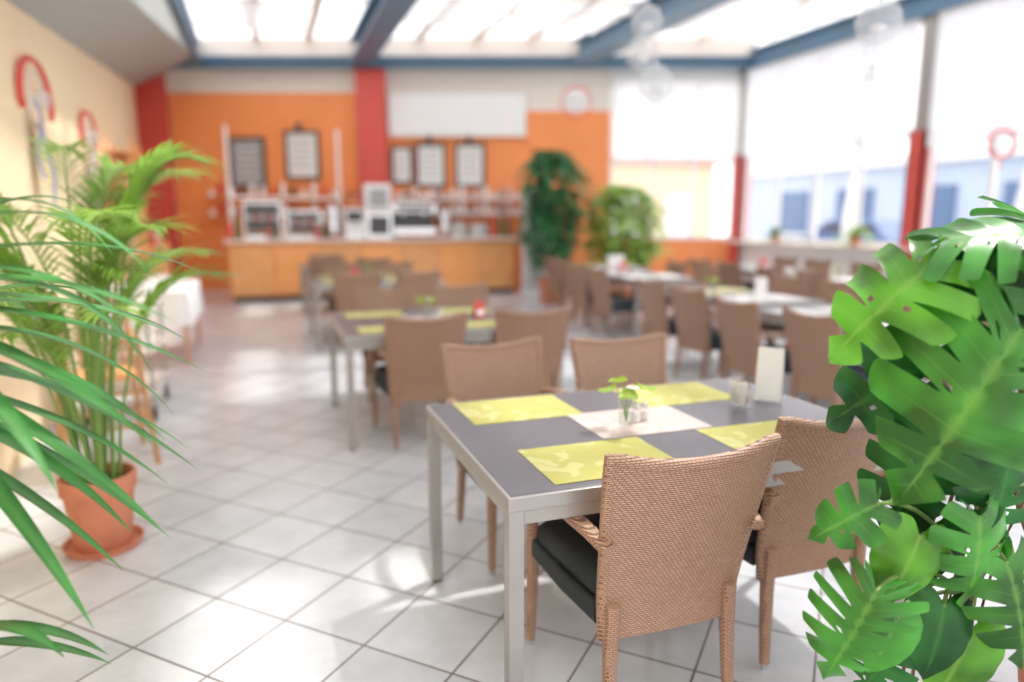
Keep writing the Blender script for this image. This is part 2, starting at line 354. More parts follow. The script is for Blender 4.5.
# ---------------------------------------------------------------- chair (wicker armchair)
def make_chair():
    b=MB()
    def yb(z):
        t=max(0,(z-.40)/.47);return .01-.125*t**1.15
    def hw(z):
        t=max(0,min(1,(z-.30)/.57));return .208+.048*t**1.2
    def back(u,v):
        a=2*u-1;z=.31+v*.545;zz=z+ (.034*abs(a)**2.2-.006)*v**3
        return (a*hw(z),yb(z)+.030*a*a*(.3+.7*v)+.012,zz)
    b.sheet(back,16,16,WICK,th=.026)
    rim=[Vector(back(0,j/14))+Vector((0,-.013,0)) for j in range(15)]+[Vector(back(i/18,1))+Vector((0,-.013,0)) for i in range(1,19)]+[Vector(back(1,1-j/14))+Vector((0,-.013,0)) for j in range(1,15)]
    b.tube(rim,(.0185,.017),WICK,n=10,up=(0,1,0))
    b.tube([(-.212,.05,.375),(-.232,.25,.375),(-.236,.49,.375)],(.014,.035),BLACK,n=12,sq=.5)
    b.tube([(.212,.05,.375),(.232,.25,.375),(.236,.49,.375)],(.014,.035),BLACK,n=12,sq=.5)
    b.tube([(-.24,.49,.375),(0,.50,.375),(.24,.49,.375)],(.016,.035),WICK,n=12,sq=.5)
    b.box(-.19,.19,.03,.49,.36,.39,BLACK)
    vs=[];fs=[];N=28
    prof=[(0,.380),(.90,.380),(.99,.388),(1.02,.42),(1.0,.455),(.92,.474),(.6,.482),(0,.485)]
    for r,z in prof:
        for i in range(N):
            a=2*math.pi*i/N;ca,sa=math.cos(a),math.sin(a);ex=.22
            x=math.copysign(abs(ca)**ex,ca);y=math.copysign(abs(sa)**ex,sa)
            vs.append((x*(.222+.018*y)*r,.272+y*.226*r,z))
    for j in range(len(prof)-1):
        for i in range(N):fs.append((j*N+i,j*N+(i+1)%N,(j+1)*N+(i+1)%N,(j+1)*N+i))
    b.add(vs,fs,BLACK)
    for sx in (-1,1):
        b.tube([(sx*.192,.0,.42),(sx*.195,.005,.30),(sx*.199,-.005,.15),(sx*.202,-.015,.02)],[(.021,.021),(.021,.021),(.018,.018),(.0145,.0145)],WICK,n=10,sq=.35)
        b.tube([(sx*.238,.50,.42),(sx*.238,.50,.3),(sx*.240,.503,.15),(sx*.242,.507,.02)],[(.020,.020),(.020,.020),(.017,.017),(.0145,.0145)],WICK,n=10,sq=.35)
        for p in ((sx*.202,-.015),(sx*.242,.507)):b.tube([(p[0],p[1],0),(p[0],p[1],.022)],.013,CHROME,n=10)
        x=sx*.262
        path=[(x*.91,-.055,.615),(x*.98,.03,.638),(x*1.04,.13,.65),(x*1.06,.24,.648),(x*1.04,.33,.635),(x*1.01,.40,.60),(x*.97,.455,.54),(x*.94,.48,.47),(x*.908,.50,.40)]
        b.tube(path,[(.02,.016),(.024,.015),(.027,.015),(.028,.015),(.027,.015),(.025,.016),(.022,.018),(.02,.02),(.02,.02)],WICK,n=12,sq=.3,up=(0,0,1))
    return b.build('dining_chair',angle=50)
chair=make_chair()
chair.location=(1.055,1.60,0)
PI=math.pi
def C(x,y,rot=0):inst(chair,(x,y,0),rot,'dining_chair')
C(1.70,1.735,.02)
C(1.04,3.14,PI+.07);C(1.69,3.07,PI-.03)
C(.94,4.36,.03);C(1.69,4.42,-.04);C(.98,6.05,PI);C(1.68,6.1,PI+.05)
C(.98,8.1,0);C(1.68,8.12,.05);C(1.0,9.75,PI);C(1.7,9.75,PI)
C(.9,11.0,0);C(1.6,11.0,0);C(1.0,12.4,PI)
E=-PI/2;Wd=PI/2
for x,y in ((3.42,3.62),(3.40,4.38),(3.58,5.3),(3.68,6.1)):C(x,y,E+random.uniform(-.06,.06))
for x,y in ((4.95,3.7),(5.0,4.4),(5.15,5.3),(5.15,6.0)):C(x,y,Wd+random.uniform(-.06,.06))
for x,y in ((3.95,7.85),(4.0,8.6),(4.3,9.6),(4.35,10.3)):C(x,y,E)
for x,y in ((5.45,7.9),(5.45,8.6)):C(x,y,Wd)
for x,y in ((6.15,4.9),(6.15,5.7),(6.15,6.6),(6.2,7.4),(6.3,8.4),(6.3,9.1)):C(x,y,E)
for x,y in ((7.6,5.0),(7.6,5.7),(7.6,6.6),(7.65,7.4),(7.75,8.4),(7.75,9.1)):C(x,y,Wd)
# ---------------------------------------------------------------- tables
tabs={}
def table(x0,y0,w,d):
    key=(w,d)
    if key in tabs:
        return inst(tabs[key],(x0,y0,0),0,'dining_table')
    b=MB()
    b.box(.012,w-.012,.012,d-.012,.728,.75,TOP)
    t=.045
    for a in ((0,w,0,.014),(0,w,d-.014,d),(0,.014,.014,d-.014),(w-.014,w,.014,d-.014)):
        b.box(a[0],a[1],a[2],a[3],.708,.7485,ALU)
    for a in ((.02,w-.02,.02,.045),(.02,w-.02,d-.045,d-.02),(.02,.045,.045,d-.045),(w-.045,w-.02,.045,d-.045)):
        b.box(a[0],a[1],a[2],a[3],.66,.72,ALU2)
    for lx in (.004,w-.004-t):
        for ly in (.004,d-.004-t):
            b.box(lx,lx+t,ly,ly+t,.012,.712,ALU);b.box(lx+.006,lx+t-.006,ly+.006,ly+t-.006,0,.012,DARK)
    ob=b.build('dining_table',smooth=False,bevel=.0025,loc=(x0,y0,0));tabs[key]=ob;return ob
table(.575,1.66,1.47,1.01)
table(.45,4.42,1.5,1.25)
table(.52,8.15,1.5,1.25);table(.55,11.1,1.4,.95)
RT=[(3.75,3.3),(3.92,4.95),(4.25,7.5),(4.6,9.15),(6.45,4.6),(6.45,6.25),(6.6,8.0)]
for x,y in RT:table(x,y,.82,1.45)
def pm(mt):
    b=MB();b.sheet(lambda u,v:(-.215+.43*u,-.155+.31*v,0),6,4,mt,th=.0015,thdir=(0,0,1));return b
PY=pm(YEL).build('placemat',loc=(.945,1.862,.7505));PP=pm(PINK).build('placemat',loc=(1.26,2.185,.7505));PW=pm(MATW).build('placemat',loc=(4.0,3.65,.7505),rot=PI/2)
def M(src,x,y,r=0,z=.7505):inst(src,(x,y,z),r,'placemat')
M(PY,.895,2.487,.01);M(PY,1.61,1.862,.0);M(PY,1.60,2.487,0)
for x,y in ((.78,4.66),(1.5,4.66),(.78,5.42),(1.5,5.42),(.85,8.4),(1.6,8.4),(.85,9.15),(1.6,9.15)):M(PY,x,y)
M(PP,1.14,5.04)
for i,(x,y) in enumerate(RT):
    for dx in (.2,.62):
        for dy in (.36,1.08):
            if i==0 and dx==.2 and dy==.36:continue
            M(PY if (i in (1,3,5) and dy>1) else PW,x+dx,y+dy,PI/2)
# small things
def vase(loc,name='flower_vase',s=1.28):
    b=MB()
    b.lathe((0,0,0),[(.020,0),(.021,.003),(.023,.05),(.026,.09),(.024,.09),(.021,.05),(.018,.008),(0.001,.008)],GLASS,n=20,cap=False)
    b.lathe((0,0,0),[(.0175,.009),(.0205,.045),(.0005,.045)],WATER,n=16,cap=False)
    for k,(dx,dy,hz) in enumerate(((.028,-.01,.118),(-.03,.012,.112),(.0,.03,.125),(-.012,-.028,.105))):
        b.tube([(0,0,.02),(dx*.3,dy*.3,.07),(dx*.8,dy*.8,hz)],.0016,STEM,n=6)
        n=14;c=Vector((dx,dy,hz));d=Vector((dx,dy,.004)).normalized();sd=d.cross(Vector((0,0,1))).normalized();R=.033
        vs=[c];vn=[.8]
        for i in range(n):
            a=2*PI*i/n;r=R*(1-.18*math.cos(a)**8);vs.append(c+d*(R*.7+r*math.cos(a)*.9)+sd*r*.8*math.sin(a)+Vector((0,0,.006*math.cos(2*a)-.012*math.cos(a))));vn.append(0)
        b.add(vs,[(0,1+i,1+(i+1)%n) for i in range(n)],LIME,vn)
    for k in range(7):
        a=2*PI*k/7;b.sphere((.012+.011*math.cos(a),-.012+.011*math.sin(a),.118),.008,CERAM,n=8,m=6,sc=(1,1,.5))
    b.sphere((.012,-.012,.121),.006,YELP,n=8,m=6)
    return b.build(name,loc=loc,scale=s)
v0=vase((1.17,2.11,.752))
for p in ((1.1,5.0,.752),(1.2,8.75,.75),(4.1,5.75,.75),(4.6,8.3,.75),(6.85,5.4,.75),(6.85,7.0,.75),(4.1,4.1,.75)):inst(v0,p,1,'flower_vase')
b=MB()
for dx,dy,c in ((0,0,PAPER),(.038,.012,CREAM)):
    b.lathe((dx,dy,0),[(.016,0),(.018,.004),(.018,.032),(.013,.047),(.013,.049)],GLASS,n=16,cap=False)
    b.lathe((dx,dy,0),[(.0005,.003),(.015,.003),(.015,.032),(.0005,.034)],c,n=14,cap=False)
    b.lathe((dx,dy,0),[(.013,.047),(.014,.049),(.014,.060),(.010,.066),(.0005,.067)],CHROME,n=16,cap=False)
sh=b.build('salt_and_pepper_shakers',loc=(1.245,2.17,.752))
for p in ((1.2,5.1,.752),(4.2,5.6,.75),(4.2,4.0,.75)):inst(sh,p,0,'salt_and_pepper_shakers')
def packets(loc):
    b=MB();b.lathe((0,0,0),[(.030,0),(.032,.004),(.038,.045),(.036,.045),(.030,.006),(.0005,.006)],GLASS,n=20,cap=False)
    for i in range(12):
        a=random.uniform(0,PI);cx,cy=random.uniform(-.016,.016),random.uniform(-.016,.016);tl=random.uniform(-.012,.012)
        dx,dy=math.cos(a)*.017,math.sin(a)*.017
        b.add([(cx-dx*.7,cy-dy*.7,.01),(cx+dx*.7,cy+dy*.7,.01),(cx+dx+tl,cy+dy,.078),(cx-dx+tl,cy-dy,.078)],[(0,1,2,3)],(PAPER,PAPER,BAMB)[i%3])
    return b.build('sugar_packet_holder',smooth=True,loc=loc,scale=1.3)
packets((1.74,2.22,.752))
def menu(loc,rot,mt=PAPER,w=.10,h=.20):
    b=MB()
    b.add([(-w/2,-.035,0),(w/2,-.035,0),(w/2,0,h),(-w/2,0,h),(-w/2,.035,0),(w/2,.035,0)],[(0,1,2,3),(3,2,5,4)],mt)
    b.add([(-w*.38,-.0332,.02),(w*.38,-.0332,.02),(w*.38,-.012,h*.6),(-w*.38,-.012,h*.6)],[(0,1,2,3)],CERAM)
    b.box(-w/2-.004,w/2+.004,-.04,.04,-.001,.006,GLASS)
    return b.build('menu_card',smooth=False,loc=loc,rot=rot,recalc=False)
menu((1.92,2.28,.752),-.85,h=.215);menu((1.5,5.0,.752),.2,REDP,.08,.12);menu((1.05,8.8,.75),0,REDP,.09,.12);menu((4.7,8.9,.75),0,PAPER,.25,.22);menu((4.72,8.7,.75),0,REDP,.12,.14)
menu((4.3,5.3,.75),-.5,PAPER,.1,.2);menu((6.9,6.0,.75),-.5);menu((7.0,8.6,.75),-.5,REDP,.1,.15)
# ---------------------------------------------------------------- monstera
OUT=[(.03,-.05),(.14,-.20),(.32,-.22),(.46,-.05),(.50,.18),(.47,.42),(.37,.66),(.19,.88),(.0,1.06)]
def cr(P,t):
    n=len(P)-1;x=min(t*n,n-1e-6);i=int(x);f=x-i
    g=lambda k:Vector((*P[max(0,min(n,k))],0))
    a,b_,c,d=g(i-1),g(i),g(i+1),g(i+2)
    return .5*((2*b_)+(c-a)*f+(2*a-5*b_+4*c-d)*f*f+(3*b_-a-3*c+d)*f**3)
def monstera_leaf(b,base,tip,nrm,L,cup=.12,droop=.30,mt=MONS,slots=True,nl=6,deep=0):
    base=Vector(base);d=Vector(tip).normalized();n=Vector(nrm);n=(n-d*n.dot(d)).normalized();sd=d.cross(n)
    T=160;K=9
    ph=random.uniform(0,6)
    for side in (-1,1):
        SL=[.20+(.86-.20)*i/(nl-1)+random.uniform(-.015,.015) for i in range(nl)]
        dep=[random.uniform(.58+deep,.80+deep*.6) if random.random()>.10 else .2+deep for _ in SL]
        wd=[random.uniform(.024,.038)*(6/nl)**.5 for _ in SL];lz=[random.uniform(-.20,.07) for _ in range(nl+1)]
        ls=[random.uniform(.88,1.05) for _ in range(nl+1)]
        hole=[random.random()<.35 for _ in range(nl+1)]
        vs=[];vn=[];fs=[]
        cs=[]
        for i in range(T+1):
            t=i/T;P=cr(OUT,t);m=Vector((0,max(0,(t-.20)/.80)*.99,0))
            e=1;q=sum(1 for s0 in SL if t>s0)
            lo=0 if q==0 else SL[q-1];hi=1 if q==len(SL) else SL[q]
            c=(t-(lo+hi)/2)/((hi-lo)/2);cs.append((q,c))
            if slots:
                for k2,s0 in enumerate(SL):
                    x_=abs(t-s0)/wd[k2]
                    e=min(e,1-dep[k2]*max(0,1-x_**1.25))
                if .05<t<.97:e*=1+(ls[q]-1)*(1-c*c)
                if 0<q<len(SL):e*=1-.16*abs(c)**3
            for k in range(K+1):
                f=k/K*e;p=m.lerp(P,f)
                x,y=p.x*L*side,p.y*L
                z=cup*abs(x)*(1-1.6*abs(x)/L)-droop*(y*y)/L*.9-.50*x*x/L
                if slots:z+=lz[q]*L*f*f*max(0,1-c*c*.8)+.012*L*f*c*c
                z+=.010*L*math.sin(t*46+ph)*f*f
                vs.append(base+sd*x+d*y+n*z)
                v=1. if k==0 else 0
                if slots and abs(c)<.045 and t>.08:v=max(v,.55*(1-k/K))
                vn.append(v)
        for i in range(T):
            q,c=cs[i]
            for k in range(K):
                if slots and hole[q] and 0<q<nl and k==2 and .25<abs(c)<.62 and (c>0)==(side>0):continue
                fs.append((i*(K+1)+k,i*(K+1)+k+1,(i+1)*(K+1)+k+1,(i+1)*(K+1)+k))
        b.add(vs,fs,mt,vn)
def bez(p0,p1,p2,n=10):
    p0,p1,p2=map(Vector,(p0,p1,p2));return [(p0*(1-t)**2+p1*2*t*(1-t)+p2*t*t) for t in [i/n for i in range(n+1)]]
random.seed(24)
b=MB();b.M=RW
px,py=1.64,1.78
b.lathe((px,py,0),[(.13,0),(.15,.01),(.19,.30),(.20,.34),(.18,.34),(.175,.30)],TERRA,n=28,cap=False);b.lathe((px,py,.30),[(.176,0),(.0005,.01)],SOIL,n=28,cap=False)
for k in range(6):
    a=k*1.05;x=px-.05+.06*math.cos(a);y=py+.06*math.sin(a)
    b.tube([(x,y,.3),(1.40+.06*math.cos(a+k),1.72,.45),(1.24+.06*math.cos(k*2),1.68,.75),(1.18+.06*math.sin(k*2),1.64,1.1),(1.14+.03*k,1.62,1.38)],[.016,.014,.012,.01,.006],BROWN if k%2 else STEM,n=8)
for k in range(10):
    x=1.10+random.uniform(-.12,.14);y=1.64+random.uniform(-.06,.06);b.tube(bez((x+.05,y,random.uniform(.75,1.0)),(x-.10,y-.03,.6),(x+random.uniform(-.05,.1),y+.02,.06+.1*random.random()),12),random.uniform(.0025,.0045),BROWN,n=6)
A,Dk,Yg=MONS,MOND,MONY
Lv=[((1.00,1.36,1.265),(-.50,-.06,-.88),(-.30,-1,.50),.40,6,A,.10),   # large front leaf
    ((.89,1.47,1.395),(-.78,-.1,-.58),(-.35,-.8,.75),.27,5,Yg,.05),
    ((.92,1.50,1.44),(.75,-.25,.16),(-.1,-.50,1),.30,6,A,.05),
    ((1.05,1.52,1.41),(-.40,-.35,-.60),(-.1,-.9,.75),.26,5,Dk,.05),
    ((1.13,1.42,1.36),(.20,-.15,-1),(.2,-1,.4),.34,6,A,.1),
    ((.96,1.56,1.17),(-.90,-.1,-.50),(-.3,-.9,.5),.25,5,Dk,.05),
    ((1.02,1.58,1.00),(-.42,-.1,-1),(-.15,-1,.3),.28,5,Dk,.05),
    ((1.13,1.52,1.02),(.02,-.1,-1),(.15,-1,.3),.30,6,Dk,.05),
    ((.80,1.45,.865),(-.85,-.1,-.42),(-.3,-.9,.5),.15,4,A,0),
    ((.80,1.42,.675),(-.42,-.1,-.9),(-.4,-1,.25),.235,7,A,.08),
    ((.92,1.48,.775),(-.30,-.15,-.95),(.1,-1,.35),.175,0,Yg,0),
    ((1.05,1.48,.82),(.12,-.1,-1),(.2,-1,.3),.23,5,A,.05),
    ((.90,1.50,.56),(-.35,-.2,-.8),(0,-1,.6),.14,0,A,0),
    ((1.02,1.52,.58),(-.2,-.3,-.8),(0,-1,.5),.17,0,Dk,0),
    ((1.14,1.50,.70),(.2,-.3,-.8),(0,-1,.6),.24,5,A,.05),
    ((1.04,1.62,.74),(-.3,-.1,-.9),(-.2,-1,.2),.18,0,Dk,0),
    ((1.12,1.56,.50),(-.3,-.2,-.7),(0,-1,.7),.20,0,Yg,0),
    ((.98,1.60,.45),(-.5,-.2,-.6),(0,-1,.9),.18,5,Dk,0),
    ((1.25,1.7,1.48),(.5,.2,-.2),(.2,-.4,1),.34,6,A,0),
    ((1.35,1.6,1.2),(.6,-.2,-.4),(.4,-.6,.6),.34,6,A,0)]
for j,(p,t,n,L,sl,mm,dp) in enumerate(Lv):
    monstera_leaf(b,p,t,n,L,slots=sl>0,nl=max(sl,2),mt=mm,deep=dp)
    p=Vector(p);q=Vector((1.19,1.66,max(.5,p.z-.3)));b.tube(bez(q,(q+p)/2+Vector((0,.05,.12)),p,8),[.0055]*9,STEM,n=6)
b.build('potted_monstera',recalc=False,angle=60)
# ---------------------------------------------------------------- palms
def frond(b,base,az,L,rise,out,leaflets,ll,mt,w=.022,droop=.6):
    base=Vector(base);h=Vector((math.cos(az),math.sin(az),0));pts=[]
    for i in range(15):
        t=i/14;pts.append(base+h*L*out*(.3*t+.7*t*t)+Vector((0,0,1))*L*(rise*t-.38*rise*t**3))
    b.tube(pts,[.006*(1-.75*i/14)+.001 for i in range(15)],STEM,n=6)
    for k in range(leaflets):
        t=.22+.78*k/(leaflets-1);x=t*14;i=min(13,int(x));p=pts[i].lerp(pts[i+1],x-i);tg=(pts[i+1]-pts[i]).normalized()
        sd=tg.cross(Vector((0,0,1)))
        if sd.length<.05:sd=Vector((1,0,0))
        sd.normalize()
        l=ll*(.55+.45*math.sin(PI*min(1,(t-.15)/.85*.9+.1)))
        for s in (-1,1):
            d=(sd*s*.8+tg*(.6+.5*t)+Vector((0,0,.15+random.uniform(-.15,.15)))).normalized()
            b.strip(p,d,l*random.uniform(.85,1.15),w,droop*random.uniform(.5,1.2),mt,nseg=6)
b=MB()
PX,PY_=-.765,3.46
q=.90
b.lathe((PX,PY_,0),[(.165*q,0),(.17*q,.01),(.185*q,.035),(.175*q,.035),(.16*q,.012)],TERRA,n=32)
b.lathe((PX,PY_,.012),[(.125*q,0),(.13*q,.01),(.158*q,.26),(.172*q,.265),(.176*q,.33),(.172*q,.338),(.160*q,.338),(.155*q,.29)],TERRA,n=36,cap=False)
b.lathe((PX,PY_,.30),[(.157*q,0),(.0005,.012)],SOIL,n=32,cap=False)
random.seed(11)
for k in range(26):
    a=k*2.4+random.uniform(-.3,.3);r=.02+.07*random.random();x,y=PX+r*math.cos(a),PY_+r*math.sin(a)
    hz=random.uniform(.35,1.0);lean=.06+.08*random.random()
    x2,y2=x+lean*math.cos(a),y+lean*math.sin(a)
    b.tube([(x,y,.29),(x+lean*.3*math.cos(a),y+lean*.3*math.sin(a),.29+hz*.5),(x2,y2,.29+hz)],[.010,.008,.006],STEM,n=7)
    frond(b,(x2,y2,.29+hz),a,random.uniform(.60,.84),random.uniform(.95,1.25),random.uniform(.35,.75),24,.28,KENT,w=.021,droop=.55)
for v in b.v:
    lim=wallx(v.y)+.05
    if v.x<lim+.12:v.x=lim+.12*math.exp((v.x-lim-.12)/.12)
b.build('potted_palm',recalc=False)
b=MB();b.M=RW
random.seed(5)
cx,cy=-1.19,1.40
b.lathe((cx,cy,0),[(.11,0),(.12,.01),(.15,.26),(.165,.27),(.165,.31),(.15,.31),(.145,.27)],TERRA,n=28,cap=False);b.lathe((cx,cy,.27),[(.147,0),(.0005,.01)],SOIL,n=28,cap=False)
b.tube([(cx,cy,.26),(cx+.01,cy,.8),(cx,cy,1.36)],[.022,.018,.014],BROWN,n=10)
BL=[(1.44,-.1,.42,.60,.042,.75),(1.40,.25,.25,.60,.042,.5),(1.36,-.25,.12,.62,.046,.35),(1.31,.1,-.06,.56,.048,.35),(1.27,-.2,-.22,.54,.05,.35),(1.22,.2,-.36,.54,.05,.35),(1.16,-.05,-.48,.52,.05,.3),
    (1.10,.3,-.58,.50,.05,.3),(1.05,-.3,-.72,.48,.045,.3),(1.42,.5,.75,.5,.04,.8),(1.4,-.6,.55,.5,.04,.8),(1.3,.6,.15,.55,.045,.6),(1.38,.0,.15,.45,.045,.6),(1.18,.45,-.2,.5,.05,.5),(1.08,.0,-.35,.42,.05,.5),(1.0,.15,-.62,.40,.045,.3),
    (1.2,-.5,-.1,.45,.05,.6),(1.25,-.9,.2,.5,.04,.6),(1.3,1.2,.3,.5,.04,.6),(1.3,1.7,.2,.45,.04,.6),(1.2,-1.5,.3,.45,.04,.6),
    (1.33,.35,.02,.52,.044,.45),(1.24,.0,-.14,.50,.046,.5),(1.14,.25,-.30,.46,.046,.45),(1.46,.1,.55,.5,.04,.9),(1.34,-.05,.3,.56,.042,.9),(1.26,.3,.05,.50,.042,.8),
    (.60,.0,.10,.31,.04,.5),(.56,.3,-.15,.27,.04,.4),(.60,-.3,.35,.30,.04,.6),(.55,-.8,.5,.35,.04,.7)]
for (z0,az,el,ll,wd,dr) in BL:
    d=Vector((math.cos(az)*math.cos(el),math.sin(az)*math.cos(el),math.sin(el)))
    b.strip((cx+.02*math.cos(az),cy+.02*math.sin(az),z0),d,ll,wd,dr,DRAC,nseg=14,fold=.3)
b.build('potted_dracaena',recalc=False)
def bush(name,s,D,hgt,rad,n,mt,ll=.13,pot=True):
    b=MB();b.M=RW
    if pot:
        b.lathe((s,D,0),[(.2,0),(.21,.01),(.25,.38),(.27,.39),(.27,.44),(.24,.44),(.23,.38)],TERRA,n=24,cap=False);b.lathe((s,D,.38),[(.235,0),(.001,.01)],SOIL,n=24,cap=False)
    for k in range(7):
        a=k*.9;b.tube([(s,D,.38 if pot else 0),(s+.08*math.cos(a),D+.08*math.sin(a),hgt*.4),(s+rad*.6*math.cos(a),D+rad*.6*math.sin(a),hgt*(.6+.05*k))],[.02,.014,.006],BROWN,n=6)
    lob=[(random.uniform(0,6.28),random.uniform(-.8,.9),random.uniform(.25,.5)) for _ in range(7)]
    for k in range(n):
        a=random.uniform(0,2*PI);ph=random.uniform(-1,1)
        bul=sum(w*max(0,math.cos(a-a0))*math.exp(-((ph-p0)/.3)**2) for a0,p0,w in lob)
        r=rad*random.uniform(.35,1)*(1-ph*ph*.6)*(.72+bul)
        p=(s+r*math.cos(a),D+r*math.sin(a),hgt*.60+ph*hgt*.38*(.9+.25*bul))
        d=Vector((math.cos(a)+random.uniform(-.5,.5),math.sin(a)+random.uniform(-.5,.5),random.uniform(-.5,.5)))
        b.strip(p,d,ll*random.uniform(.7,1.5),ll*.5,.6,mt,nseg=3)
    b.build(name,recalc=False)
bush('potted_ficus',.72,12.4,2.75,.56,1700,BUSH,.2)
bush('potted_shrub',2.02,12.8,2.15,.66,1200,KENT,.22)
def smallpot(x,y,z,mt=KENT,h=.35):
    b=MB();b.lathe((0,0,0),[(.06,0),(.09,.12),(.095,.15),(.08,.15)],TERRA,n=16);
    for k in range(60):
        a=random.uniform(0,6.28);el=random.uniform(.1,1.3);b.strip((0,0,.14),(math.cos(a)*math.cos(el),math.sin(a)*math.cos(el),math.sin(el)),h*random.uniform(.6,1.1),.04,.8,mt,nseg=5)
    for v in b.v:v.x=min(v.x,.14)
    b.build('potted_plant',recalc=False,loc=(x,y,z))
smallpot(9.1,9.0,1.041,KENT,.55);smallpot(9.1,7.3,1.041,LIME,.4);smallpot(9.1,10.9,1.041,BUSH,.4)
# ---------------------------------------------------------------- serving counter
b=MB()
cx0,cx1,cy0,cy1=-.58,4.75,13.3,13.85
b.box(cx0+.04,cx1-.04,cy0+.06,cy1,0,.1,DARK);b.box(cx0,cx1,cy0+.03,cy1,.1,1.06,WOOD2)
n=7
for i in range(n):
    a=cx0+(cx1-cx0)*i/n;b.box(a+.015,a+(cx1-cx0)/n-.015,cy0,cy0+.03,.12,1.02,WOOD2 if i%2 else WOOD)
b.box(cx0-.06,cx1+.04,cy0-.1,cy1+.02,1.06,1.11,CREAM)
b.build('serving_counter',smooth=False,bevel=.006)
Zc=1.112
def espresso(x,y):
    b=MB();b.box(-.35,.35,-.2,.22,.06,.16,CHROME);b.box(-.35,.35,.02,.22,.16,.42,DARK);b.box(-.35,.35,-.2,.22,.42,.55,CHROME);b.box(-.3,.3,-.21,-.2,.44,.53,DARK)
    for s in (-.18,.18):b.tube([(s,-.08,.42),(s,-.08,.36)],.035,CHROME,n=12);b.tube([(s,-.1,.37),(s,-.26,.35)],.012,DARK)
    for s in (-.3,.3):
        for t in (-.15,.17):b.tube([(s,t,0),(s,t,.06)],.02,DARK)
    for i in range(6):b.lathe((-.25+.1*i,.05,.55),[(.02,0),(.035,.05),(.032,.05)],CERAM,n=12)
    b.build('espresso_machine',smooth=True,bevel=.005,loc=(x,y,Zc),angle=30,scale=1.15)
espresso(2.76,13.6)
def urn(x,y,s=1.3):
    b=MB();b.lathe((0,0,.06),[(.10,0),(.11,.01),(.11,.33),(.09,.37),(.04,.39),(.03,.42),(.0005,.42)],CHROME,n=20)
    b.tube([(0,-.1,.12),(0,-.16,.12),(0,-.16,.09)],.012,DARK);b.tube([(-.1,0,.3),(-.15,0,.3),(-.15,0,.2),(-.1,0,.2)],.01,DARK);b.tube([(.1,0,.3),(.15,0,.3),(.15,0,.2),(.1,0,.2)],.01,DARK)
    for a in (0,2.1,4.2):b.tube([(.08*math.cos(a),.08*math.sin(a),0),(.07*math.cos(a),.07*math.sin(a),.07)],.01,DARK)
    b.build('coffee_urn',loc=(x,y,Zc+.002),scale=s)
urn(1.24,13.6);urn(3.38,13.6,1.1)
def plates(x,y,n=12,r=.12):
    b=MB()
    for i in range(n):b.lathe((0,0,i*.014),[(r*.55,0),(r*.6,.002),(r,.016),(r,.018),(r*.55,.006)],CERAM,n=20)
    b.build('plate_stack',loc=(x,y,Zc))
for x,n_ in ((3.68,22),(3.94,14),(4.20,18)):plates(x,13.6,n_)
def cups(x,y):
    b=MB()
    for i in range(3):
        for j in range(2):
            for k in range(4):b.lathe((i*.09,j*.09,k*.065),[(.02,0),(.036,.06),(.038,.065),(.033,.06),(.017,.006)],CERAM,n=12);
    b.build('cup_stack',loc=(x,y,Zc))
cups(3.5,13.28);cups(3.9,13.28)
def display(x,y,w=.7,hh=.6):
    b=MB();b.box(-w/2,w/2,-.2,.2,0,.06,CHROME);b.box(-w/2,w/2,-.2,.2,hh-.03,hh,CHROME)
    for sx in (-1,1):
        for sy in (-1,1):b.box(sx*w/2-.012,sx*w/2+.012,sy*.2-.012,sy*.2+.012,.06,hh-.03,CHROME)
    b.box(-w/2+.02,w/2-.02,-.17,.18,hh*.5,hh*.5+.01,GLASS);b.box(-w/2+.01,w/2-.01,-.2,-.195,.06,hh-.03,GLASS);b.box(-w/2+.01,w/2-.01,.17,.18,.06,hh-.03,DARK)
    for i in range(5):b.sphere((-w/2+.1+i*(w-.2)/4,0,.11),.055,BAMB,n=10,m=6,sc=(1,1.3,.8));b.sphere((-w/2+.1+i*(w-.2)/4,0,hh*.5+.05),.055,REDP if i%2 else CERAM,n=10,m=6,sc=(1,1.2,.8))
    b.build('display_case',loc=(x,y,Zc))
display(.02,13.62,.62,.66);display(.74,13.62,.60,.5)
def bottles(x,y,n=5,c=None,s=1.2):
    b=MB()
    for i in range(n):
        m=(c or [REDP,mat('bottle_green',(.04,.15,.05),.15),BROWN,CERAM])[i%(len(c) if c else 4)]
        b.lathe((i*.1,.03*(i%2),0),[(.035,0),(.038,.01),(.038,.2),(.014,.26),(.014,.31),(.0005,.312)],m,n=14)
    b.build('bottle_row',loc=(x,y,Zc),scale=s)
bottles(4.38,13.5,3,s=1.5);bottles(-.53,13.32,2);bottles(.95,13.3,3,s=.9);bottles(.1,13.3,4,s=.8)
b=MB();b.box(-.16,.16,-.14,.14,0,.5,WHITE);b.box(-.13,.13,-.145,-.14,.28,.46,DARK);b.box(-.1,.1,-.2,-.14,.0,.03,CHROME);b.tube([(0,-.17,.24),(0,-.17,.18)],.02,DARK);b.tube([(0,0,.5),(0,0,.72)],.1,GLASS,n=14);b.tube([(0,0,.72),(0,0,.75)],.11,DARK,n=14);b.build('drinks_dispenser',bevel=.01,loc=(1.645,13.62,Zc),scale=1.1)
b=MB();b.box(-.24,.24,-.18,.18,0,.5,CHROME);b.box(-.19,.19,-.19,-.18,.06,.42,DARK);b.box(-.24,.24,-.18,.18,.52,1.0,WHITE);b.box(-.17,.17,-.19,-.18,.58,.92,GREYP);b.tube([(-.18,-.2,.47),(.18,-.2,.47)],.012,DARK);b.build('kitchen_appliance_stack',bevel=.01,loc=(2.09,13.62,Zc+.0))
b=MB()
for x in (-.52,1.42):b.tube([(x,13.84,Zc),(x,13.84,3.1)],.03,WHITE,n=10)
